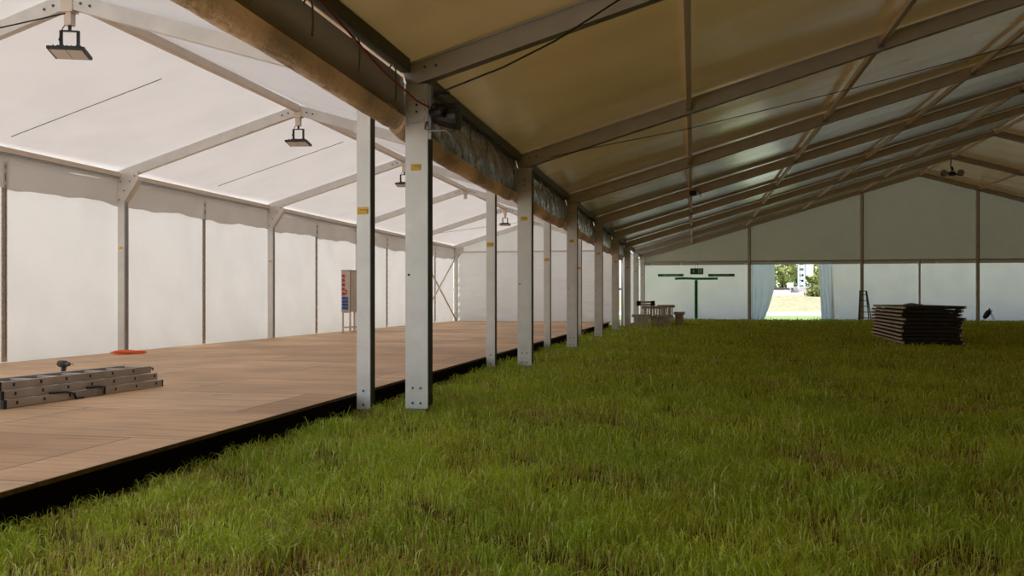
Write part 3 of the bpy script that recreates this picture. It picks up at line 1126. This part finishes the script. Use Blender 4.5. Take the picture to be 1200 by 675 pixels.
FR = (math.pi / 2, 0, 0)
YW = YG + .05
es = empty('exit_sign', (.18, YW - .01, 2.27), 'green emergency exit sign with arrow and running figure above the green T', 'sign')
MB().box((0, 0, 0), (.60, .03, .29)).build('sign_board', M['green_dark'], es, bevel=.006)
mb = MB()
mb.box((-.15, -.018, .03), (.03, .004, .12))
mb.prism([(-.21, .0), (-.15, -.075), (-.09, .0), (-.125, .0), (-.15, -.03), (-.175, .0)], lambda u, v, dd: (u, dd, v), -.02, -.016)
mb.build('arrow', M['sign_white'], es)
mb = MB()
mb.prism([(.06, -.12), (.06, .12), (.24, .12), (.24, -.12), (.22, -.12), (.22, .10), (.08, .10), (.08, -.12)], lambda u, v, dd: (u, dd, v), -.02, -.016)
mb.tube([(.16, -.016, .065), (.16, -.021, .065)], .02, 10)
for a, b_, w_ in (((.155, .04), (.14, -.03), .035), ((.14, -.03), (.18, -.06), .022), ((.18, -.06), (.175, -.115), .02), ((.14, -.03), (.115, -.075), .022),
                  ((.115, -.075), (.085, -.08), .018), ((.16, .035), (.20, .0), .016), ((.15, .035), (.11, .02), .016)):
    mb.bar((a[0], -.018, a[1]), (b_[0], -.018, b_[1]), .004, w_, (0, .01, 1) if abs(a[0] - b_[0]) > .01 else (1, 0, 0))
mb.build('running_figure', M['sign_white'], es)
for x in (-.09, .06):
    MB().tube([(x, .01, .14), (x * .5, .0, .40)], .008, 6).build('hanging_cord', M['red_cable'], es)
for x0, x1, zz, lab in ((-1.624, -.433, 2.09, 'green exit banner left of the exit sign, white lettering'), (.705, 1.908, 2.08, 'green exit banner right of the exit sign, white lettering')):
    bn = empty('exit_banner', ((x0 + x1) / 2, YW - .01, zz), lab, 'banner', 'green exit banners on the end wall')
    MB().box((0, 0, 0), (x1 - x0, .012, .125)).build('banner_cloth', M['green'], bn)
    text_mesh('NOTAUSGANG', .105, M['sign_white'], bn, (0, -.008, 0), FR)
gt = empty('exit_marking', (.15, YW - .012, 0), 'green T-shaped tape marking on the white end wall', 'wall marking')
MB().box((.0, 0, .93), (.145, .012, 1.86)).build('upright_strip', M['green'], gt)
MB().box((.0, -.008, .93), (.022, .006, 1.82)).build('zip_seam', M['rubber'], gt)
mb = MB()
mb.grid(20, 1, lambda u, v: (-.98 + 1.97 * u, -.008, 1.87 + .015 * math.sin(u * 7) * (1 if u < .5 else .2) + .105 * v))
mb.grid(20, 1, lambda u, v: (-.98 + 1.97 * u, .004, 1.87 + .015 * math.sin(u * 7) * (1 if u < .5 else .2) + .105 * v))
mb.build('cross_strip', M['green'], gt)


def drape(x_at, label, y0, folds, ph, ztop=2.62):
    """x_at(v) -> (x left, x right) at height fraction v"""
    nx, nz = 90, 40
    zs = ztop

    def p(u, v):
        a, b_ = x_at(v)
        return (a + (b_ - a) * u, y0 + .05 * math.sin(u * folds * 2 * math.pi + ph + v * 1.2) * (.5 + .5 * (1 - v)) + .03 * wave(u * 5 + v * 3, ph), -.02 + (zs + .02) * v)
    mb_ = MB().grid(nx, nz, p)
    c_ = x_at(0)
    o = mb_.build('door_curtain', M['curtain'], org=((c_[0] + c_[1]) / 2, y0, 0), smooth=True)
    return tag(o, label, 'curtain')


def lerp(a, b_, t):
    return a + (b_ - a) * t


drape(lambda v: (2.62, lerp(3.15, 3.72, min(1, (v + .03) * 1.6) ** .7)), 'white curtain tied back at the left of the open doorway', YG + .16, 3.2, .4)
drape(lambda v: (lerp(5.78, 5.66, v), lerp(6.35, 6.22, v)), 'white folded curtain at the right of the open doorway', YG + .16, 3.4, 2.0)


# ================================================================== THINGS ON THE GRASS
def stand(loc, wd, ht, dp, label, rz=0, legs=6, top=True, z=0):
    rt = empty('slatted_wooden_stand', (loc[0], loc[1], z), label, 'wooden stand', 'grey wooden stands stacked by the far posts', rz)
    mb_ = MB()
    for k in range(4):
        mb_.box((.0, -dp / 2 + dp * (k + .5) / 4, ht - .02), (wd, dp / 4 - .008, .035))
    mb_.each('plank_top', M['grey_wood_top'], rt, bevel=.004)
    mb_ = MB()
    for y in (-dp / 2 + .06, dp / 2 - .06):
        mb_.box((-.0, y, ht - .07), (wd * 1.08, .035, .06))
    mb_.each('top_batten', M['grey_wood'], rt)
    for y in (-dp / 2 + .09, dp / 2 - .09):
        for k in range(legs):
            u = (k + .5) / legs
            wl_ = wd * .84 / legs * (.5 if (k * 7 + int(y > 0)) % 3 else .8)
            MB().box((-wd * .42 + wd * .84 * u, y, (ht - .04) / 2 - .02), (wl_, .045, ht - .04)).build('slat_leg', M['grey_wood'], rt)
    return rt


stand((-1.78, 31.3), .60, .44, .62, 'grey slatted wooden stand at the left end of the pile, standing on grass', .1)
stand((-1.13, 32.3), .86, .37, .62, 'grey slatted wooden stand in the middle bottom of the pile', .05, 7)
stand((-.50, 33.9), .36, .49, .60, 'grey slatted wooden stand at the right end of the pile', -.05, 5)
stand((-1.38, 32.35), .84, .35, .60, 'grey slatted wooden stand on top of the pile, at the left', .05, 7, z=.372)
stand((-.99, 33.7), .62, .38, .60, 'dark slatted wooden stand behind top right of the pile', .0, 8, z=.372)
stand((-1.10, 33.75), .66, .37, .60, 'grey slatted wooden stand hidden low at the back of the pile', .0, 6)
rb = empty('rolled_bundle', (-1.68, 32.42, .714), 'two grey rolls with black ends lying on top of the wooden stands', 'rolls', None, .08)
for k, z in enumerate((.055, .145)):
    o = MB().tube([(-.20, 0, z), (.20, 0, z)], .034, 12).build('roll', M['concrete'], rb, smooth=True)
    for s_ in (-1, 1):
        MB().tube([(s_ * .18, 0, z), (s_ * .33, 0, z)], .045, 12).build('end_sleeve', M['black'], o)
MB().tube([(.3, -.05, .10), (.34, -.05, .06), (.34, .05, .06), (.3, .05, .10), (.3, .05, .16), (.3, -.05, .16), (.3, -.05, .10)], .012, 6).build('strap', M['black'], rb)

# stack of wooden floor panels
PH = .083
pn = math.atan2(4.5, 1.18) - math.pi / 2
c0 = Vector((8.32, 18.84, 0))


def cam2w(xc, yc):
    c, s = math.cos(YAW), math.sin(YAW)
    return xc * c - yc * s, xc * s + yc * c


Nx, Ny = cam2w(8.32, 18.84)
Lx, Ly = cam2w(9.46, 23.2)
Rx_, Ry_ = cam2w(9.46, 18.55)
ax = Vector((Lx - Nx, Ly - Ny, 0))
PLEN = ax.length
PWID = 1.22
prz = math.atan2(ax.y, ax.x) - math.pi / 2
ctr = Vector((Nx, Ny, 0)) + ax / 2 + Vector((math.cos(prz), math.sin(prz), 0)) * PWID / 2
pw = ['bottom', 'second', 'third', 'fourth', 'fifth', 'sixth', 'seventh', 'eighth', 'ninth', 'tenth']
proto = None
for k in range(10):
    if proto is None:
        r = empty('floor_panel', ctr, '', 'floor panel', 'wooden floor panels in the dark stack', prz)
        MB().box((0, 0, .070), (PWID, PLEN, .018)).build('deck_board', M['panel_shade'], r)
        mb = MB()
        for sx in (-1, 1):
            mb.box((sx * (PWID / 2 - .022), 0, .047), (.044, PLEN, .046))
        mb.each('side_rail', M['panel_wood'], r)
        mb = MB()
        for j in range(6):
            mb.box((0, -PLEN / 2 + .03 + (PLEN - .06) * j / 5, .038), (PWID - .09, .05, .044))
        mb.each('cross_batten', M['panel_shade'], r)
        mb = MB()
        for sx in (-1, 1):
            for j in range(4):
                mb.box((sx * (PWID / 2 - .12), -PLEN / 2 + .2 + (PLEN - .4) * j / 3, .011), (.1, .12, .022))
        mb.each('spacer_block', M['panel_shade'], r)
        proto = r
    else:
        r = copy_tree(proto)
    r.location = ctr + Vector((random.uniform(-.035, .035), random.uniform(-.05, .05), k * PH))
    r.rotation_euler = (0, 0, prz + random.uniform(-.010, .010))
    r['label'] = 'bottom wooden floor panel of the dark stack, lying on grass' if k == 0 else (
        'topmost wooden floor panel of the dark stack' if k == 9 else f'{pw[k]} wooden floor panel from the bottom of the dark stack')
    top_z = k * PH
tp = empty('folded_tarp', ctr + Vector((-.3, -1.2, 10 * PH - .002)), 'dark folded tarpaulin lying on top of the panel stack', 'tarpaulin', None, prz)
mb = MB().grid(16, 10, lambda u, v: (-.3 + .6 * u, -.5 + 1.0 * v, .002 + .045 * math.sin(math.pi * u) * math.sin(math.pi * v) * (1 + .5 * wave(u * 9 + v * 5, 3))))
mb.build('tarp_sheet', M['black'], tp, smooth=True)

# step ladder against the end wall
sl = empty('step_ladder', (7.52, 41.85, 0), 'dark step ladder standing open at the end wall upright', 'ladder')
mb = MB()
mb.bar((-.20, -.0, 0), (-.15, .28, 1.33), .05, .03)
mb.build('leg', M['dark_steel'], sl)
MB().bar((.28, -.0, 0), (.13, .28, 1.33), .05, .03).build('leg', M['dark_steel'], sl)
MB().bar((-.18, .42, 0), (-.14, .32, 1.30), .04, .025).build('leg', M['dark_steel'], sl)
MB().bar((.26, .42, 0), (.12, .32, 1.30), .04, .025).build('leg', M['dark_steel'], sl)
for k in range(5):
    t = (.12 + k * .26) / 1.33
    xa, xb = lerp(-.20, -.15, t), lerp(.28, .13, t)
    MB().box(((xa + xb) / 2, .28 * t, 1.33 * t), (xb - xa, .09, .03)).build('step', M['dark_steel'], sl)
MB().box((-.01, .30, 1.325), (.34, .14, .03)).build('top_cap', M['dark_steel'], sl)

# dark device on three legs by the end wall
td = empty('tripod_spotlight', (12.62, 41.75, 0), 'small dark spotlight on tripod legs standing by the end wall', 'tripod lamp')
R = Matrix.Rotation(math.radians(-38), 3, 'Y')
mb = MB()
mb.tube([(-.22, 0, .13), (-.12, 0, .27), (-.02, 0, .42), (.02, 0, .48)], [.07, .12, .11, .05], 14)
mb.build('lamp_body', M['black'], td)
mb = MB()
mb.tube([(-.02, -.02, .46), (.0, -.02, .57)], .035, 8)
mb.box((.04, 0, .46), (.12, .08, .06))
mb.build('head_bracket', M['black'], td)
for a in ((-.28, 0, 0), (.12, -.1, 0), (.30, .15, 0)):
    MB().tube([(.03, 0, .46), a], .012, 6).build('leg', M['steel'], td)

# small pale scrap on the grass left of the stack
# ================================================================== OUTSIDE THINGS
for k, (y, z) in enumerate(((82.5, 1.80), (84.0, 1.80))):
    c = (8, y, z + .09)
    tag(MB().box(c, (70, .09, .18)).build('steel_rail', M['rail'], org=c), ['nearer dark steel rail seen through the doorway', 'farther dark steel rail seen through the doorway'][k], 'rail', 'steel rails outside')
ms = empty('line_mast', (9.35, 81.2, 1.5), 'pale blue-grey steel mast seen through the doorway', 'mast')
mb = MB()
for x in (-.24, .24):
    mb.box((x, 0, 3.5), (.12, .30, 7.0))
for k in range(14):
    mb.box((0, -.10, .3 + k * .5), (.46, .03, .30))
mb.build('mast_column', M['mast'], ms)
MB().box((0, 0, .1), (1.2, .9, .9)).build('footing', M['concrete'], ms, bevel=.04)
MB().box((.68, -.05, 2.0), (.62, .3, 1.05)).build('mast_cabinet', M['mast_box'], ms, bevel=.03)
gb = empty('trackside_box', (8.35, 80.6, 1.55), 'small pale trackside box left of the mast', 'box')
MB().box((0, 0, .60), (.5, .4, .45)).build('box_body', M['mast_box'], gb, bevel=.03)
MB().box((0, 0, .2), (.12, .12, .42)).build('box_post', M['mast'], gb)


def bush(loc, rx, ry, rz_, n, label, dark=0):
    rt = empty('bush', loc, label, 'bush', 'bushes beyond the railway')
    V = rng.normal(size=(n, 3))
    V /= np.linalg.norm(V, axis=1)[:, None]
    rad = .62 + .38 * rng.random(n) ** .5
    lump = 1 + .22 * np.sin(V[:, 0] * 7 + V[:, 2] * 5 + loc[0]) + .15 * np.sin(V[:, 1] * 9 + V[:, 2] * 11)
    P = V * (rad * lump)[:, None] * np.array([rx, ry, rz_]) + np.array([0, 0, rz_ * .95])
    P[:, 2] = np.maximum(P[:, 2], .05)
    s_ = rng.uniform(.14, .30, n)
    A = rng.normal(size=(n, 3))
    A /= np.linalg.norm(A, axis=1)[:, None]
    B = np.cross(A, rng.normal(size=(n, 3)))
    B /= np.linalg.norm(B, axis=1)[:, None]
    verts = np.empty((n, 4, 3))
    verts[:, 0] = P - A * s_[:, None]
    verts[:, 1] = P + B * s_[:, None] * .5
    verts[:, 2] = P + A * s_[:, None]
    verts[:, 3] = P - B * s_[:, None] * .5
    me = bpy.data.meshes.new('foliage')
    me.vertices.add(n * 4)
    me.vertices.foreach_set('co', verts.ravel())
    me.loops.add(n * 4)
    me.loops.foreach_set('vertex_index', np.arange(n * 4))
    me.polygons.add(n)
    me.polygons.foreach_set('loop_start', np.arange(n) * 4)
    me.update()
    colr = np.empty((n, 4, 4))
    tt = rng.random(n)[:, None]
    base = np.array([.34, .40, .12]) * (1 - tt) + np.array([.58, .60, .26]) * tt
    base *= (1 - .45 * dark)
    colr[:, :, :3] = base[:, None, :]
    colr[:, :, 3] = 1
    at = me.color_attributes.new('blade', 'FLOAT_COLOR', 'POINT')
    at.data.foreach_set('color', colr.ravel())
    me.materials.append(M['leaf'])
    o = bpy.data.objects.new('foliage', me)
    COL.objects.link(o)
    o.parent = rt
    MB().tube([(0, 0, -.3), (0.1, 0, rz_ * .8)], [.15, .06], 8).build('trunk', M['bark'], rt)


bush((4.9, 92, 1.9), 2.2, 2.4, 2.6, 2600, 'broad yellow-green bush at far left outside the doorway')
bush((8.9, 93.5, 1.9), 1.9, 2.2, 3.0, 2400, 'yellow-green bush behind and left of the mast')
bush((12.7, 94, 1.9), 1.9, 2.4, 2.8, 2400, 'green bush right of the mast', 0)
bush((11.5, 99.5, 2.0), 3.2, 2.0, 3.6, 2200, 'dark green tall bush rising behind the others right of the mast', 1)
bush((4.6, 98.5, 2.0), 3.4, 2.0, 3.8, 2200, 'tall dark bush rising behind the others left of the mast', 1)
bush((10.6, 79.6, 1.2), 1.0, .5, .42, 500, 'low dark shrub on the bank right of the mast', 1)


# ================================================================== GRASS
def grass():
    X, Y, S = [], [], []

    def scatter(x0, x1, y0, y1, dens, size):
        n = int((x1 - x0) * (y1 - y0) * dens)
        X.append(rng.uniform(x0, x1, n))
        Y.append(rng.uniform(y0, y1, n))
        S.append(np.full(n, size))
    # bands going away from the camera, only as wide as could be seen
    for y0, y1, dens, size in ((1.2, 2.4, 2500, 1.0), (2.4, 4, 6500, 1.0), (4, 6, 4800, 1.1), (6, 9, 2600, 1.4), (9, 13, 1200, 2.0),
                               (13, 19, 600, 2.7), (19, 28, 280, 3.8), (28, 42.35, 140, 4.8)):
        scatter(-2.86, .36 * y1 + 1.3, y0, y1, dens, size)
    # in front of the platform at left
    scatter(-2.86, .4, -1.5, 1.2, 500, 1.1)
    X_, Y_, S_ = np.concatenate(X), np.concatenate(Y), np.concatenate(S)

    def nz(x, y, f, s):
        x, y = x + .13 * np.sin(y * 2.9 + s), y + .13 * np.sin(x * 3.3 + 2 * s)
        return (np.sin(x * f + 1.3 * np.sin(y * f * .7 + s) + s) + np.sin(y * f * 1.13 + 1.7 * np.sin(x * f * .6 + 2 * s)) + np.sin((x + y) * f * .57 + 3 * s)) / 3
    clump = nz(X_, Y_, 6.5, .5) * .5 + nz(X_, Y_, 15, 2.) * .5
    bare = nz(X_, Y_, 2.3, 4.1) * .55 + nz(X_, Y_, 8.0, 1.7) * .45
    keep = rng.random(len(X_)) < np.clip(.85 + 1.5 * clump - .5 * np.clip(bare - .25, 0, 1), .22, 1)
    # nothing grows inside the posts' feet or under the panel stack
    for py_ in YB:
        keep &= ~((abs(X_ - BX) < .10) & (abs(Y_ - py_) < .07))
    for py_ in YS:
        keep &= ~((abs(X_ - SX) < .06) & (abs(Y_ - py_) < .055))
    qx, qy = X_ - ctr.x, Y_ - ctr.y
    ca, sa = math.cos(-prz), math.sin(-prz)
    keep &= ~((abs(qx * ca - qy * sa) < PWID / 2 - .03) & (abs(qx * sa + qy * ca) < PLEN / 2 - .03))
    keep &= ~((Y_ > SG) & (X_ < -2.44))
    # trampled strip next to the platform
    edge = np.clip((X_ + 2.86) / .25, 0, 1)
    keep &= rng.random(len(X_)) < (.5 + .5 * edge)
    X_, Y_, S_, clump, bare = X_[keep], Y_[keep], S_[keep], clump[keep], bare[keep]
    n = len(X_)
    far = np.clip((Y_ - 8) / 20, 0, 1)
    thatch = rng.random(n) < .30 * (1 - .6 * far)
    tuft = np.clip(nz(X_, Y_, 5.2, 3.3) * .6 + nz(X_, Y_, 11, 5.5) * .6, -1, 1)
    h = (.030 + .042 * rng.random(n) ** 1.6 + .085 * np.clip(tuft - .12, 0, 1) + .02 * np.clip(clump, -1, 1)) * (.9 + .3 * nz(X_, Y_, 1.1, .9)) * (1 - .4 * np.clip(bare, 0, 1))
    h = np.clip(h, .016, .15) * (1 + .12 * far)
    tall = rng.random(n) < .015
    h[tall] *= 1.7
    wdt = (.0012 + .0016 * rng.random(n)) * S_
    la = rng.uniform(0, 2 * np.pi, n) * 1.0 + 1.0 * nz(X_, Y_, 4, 7.7)
    lean = h * (.25 + 1.9 * rng.random(n) ** 1.3)
    lean[thatch] = rng.uniform(.03, .08, thatch.sum())
    h[thatch] = rng.uniform(.006, .03, thatch.sum())
    dx, dy = np.cos(la), np.sin(la)
    fa = rng.uniform(0, 2 * np.pi, n)
    wx, wy = np.cos(fa) * wdt, np.sin(fa) * wdt
    pb0 = np.clip(.07 + .9 * np.clip(bare - .02, 0, 1) - .25 * clump, 0, .85)
    dryb = rng.random(n) < pb0
    h[dryb] *= .55
    lean[dryb] *= 1.3
    z0 = np.full(n, -.035)
    V = np.empty((n, 7, 3))
    V[:, 0] = np.stack([X_ - wx, Y_ - wy, z0], 1)
    V[:, 1] = np.stack([X_ + wx, Y_ + wy, z0], 1)
    k_ = lean / np.maximum(h, .005)
    for a, (fl, fz, fw) in enumerate(((.22, .60, 1.0), (.58, .93, .75))):
        mx, my, mz = X_ + dx * lean * fl, Y_ + dy * lean * fl, h * fz
        V[:, 2 + 2 * a] = np.stack([mx - wx * fw, my - wy * fw, mz], 1)
        V[:, 3 + 2 * a] = np.stack([mx + wx * fw, my + wy * fw, mz], 1)
    V[:, 6] = np.stack([X_ + dx * lean, Y_ + dy * lean, h * np.clip(1.10 - .28 * k_, .35, 1.1)], 1)
    V[:, :, 0] = np.maximum(V[:, :, 0], -2.86)
    V[:, :, 1] = np.minimum(V[:, :, 1], YG + .03)
    sel = (Y_ > SG)
    V[sel, :, 0] = np.maximum(V[sel, :, 0], -2.40)
    me = bpy.data.meshes.new('grass')
    me.vertices.add(n * 7)
    me.vertices.foreach_set('co', V.ravel())
    idx = np.arange(n)[:, None] * 7
    loops = np.concatenate([idx + np.array([[0, 1, 3, 2]]), idx + np.array([[2, 3, 5, 4]]), idx + np.array([[4, 5, 6]])], 1).ravel()
    me.loops.add(n * 11)
    me.loops.foreach_set('vertex_index', loops)
    me.polygons.add(n * 3)
    st_ = (np.arange(n)[:, None] * 11 + np.array([[0, 4, 8]])).ravel()
    me.polygons.foreach_set('loop_start', st_)
    me.update()
    g1 = np.array([.32, .47, .03])
    g2 = np.array([.66, .76, .07])
    g3 = np.array([.80, .86, .28])
    br_ = np.array([.74, .56, .18])
    t = rng.random(n)[:, None]
    t = np.clip(t + .35 * nz(X_, Y_, 3.1, 6.6)[:, None], 0, 1)
    colr = g1 * (1 - t) + g2 * t
    lt = rng.random(n) < .12
    colr[lt] = g3
    dry = dryb | (thatch & (rng.random(n) < .5))
    colr[dry] = br_ * rng.uniform(.5, 1.1, dry.sum())[:, None]
    C = np.empty((n, 7, 4))
    C[:, :, :3] = colr[:, None, :]
    C[:, :, 3] = 1
    at = me.color_attributes.new('blade', 'FLOAT_COLOR', 'POINT')
    at.data.foreach_set('color', C.ravel())
    me.materials.append(M['grass'])
    o = bpy.data.objects.new('grass', me)
    COL.objects.link(o)
    tag(o, 'green and partly dry meadow grass covering the big tent floor', 'grass', None, 'stuff')
    print('blades', n)


grass()
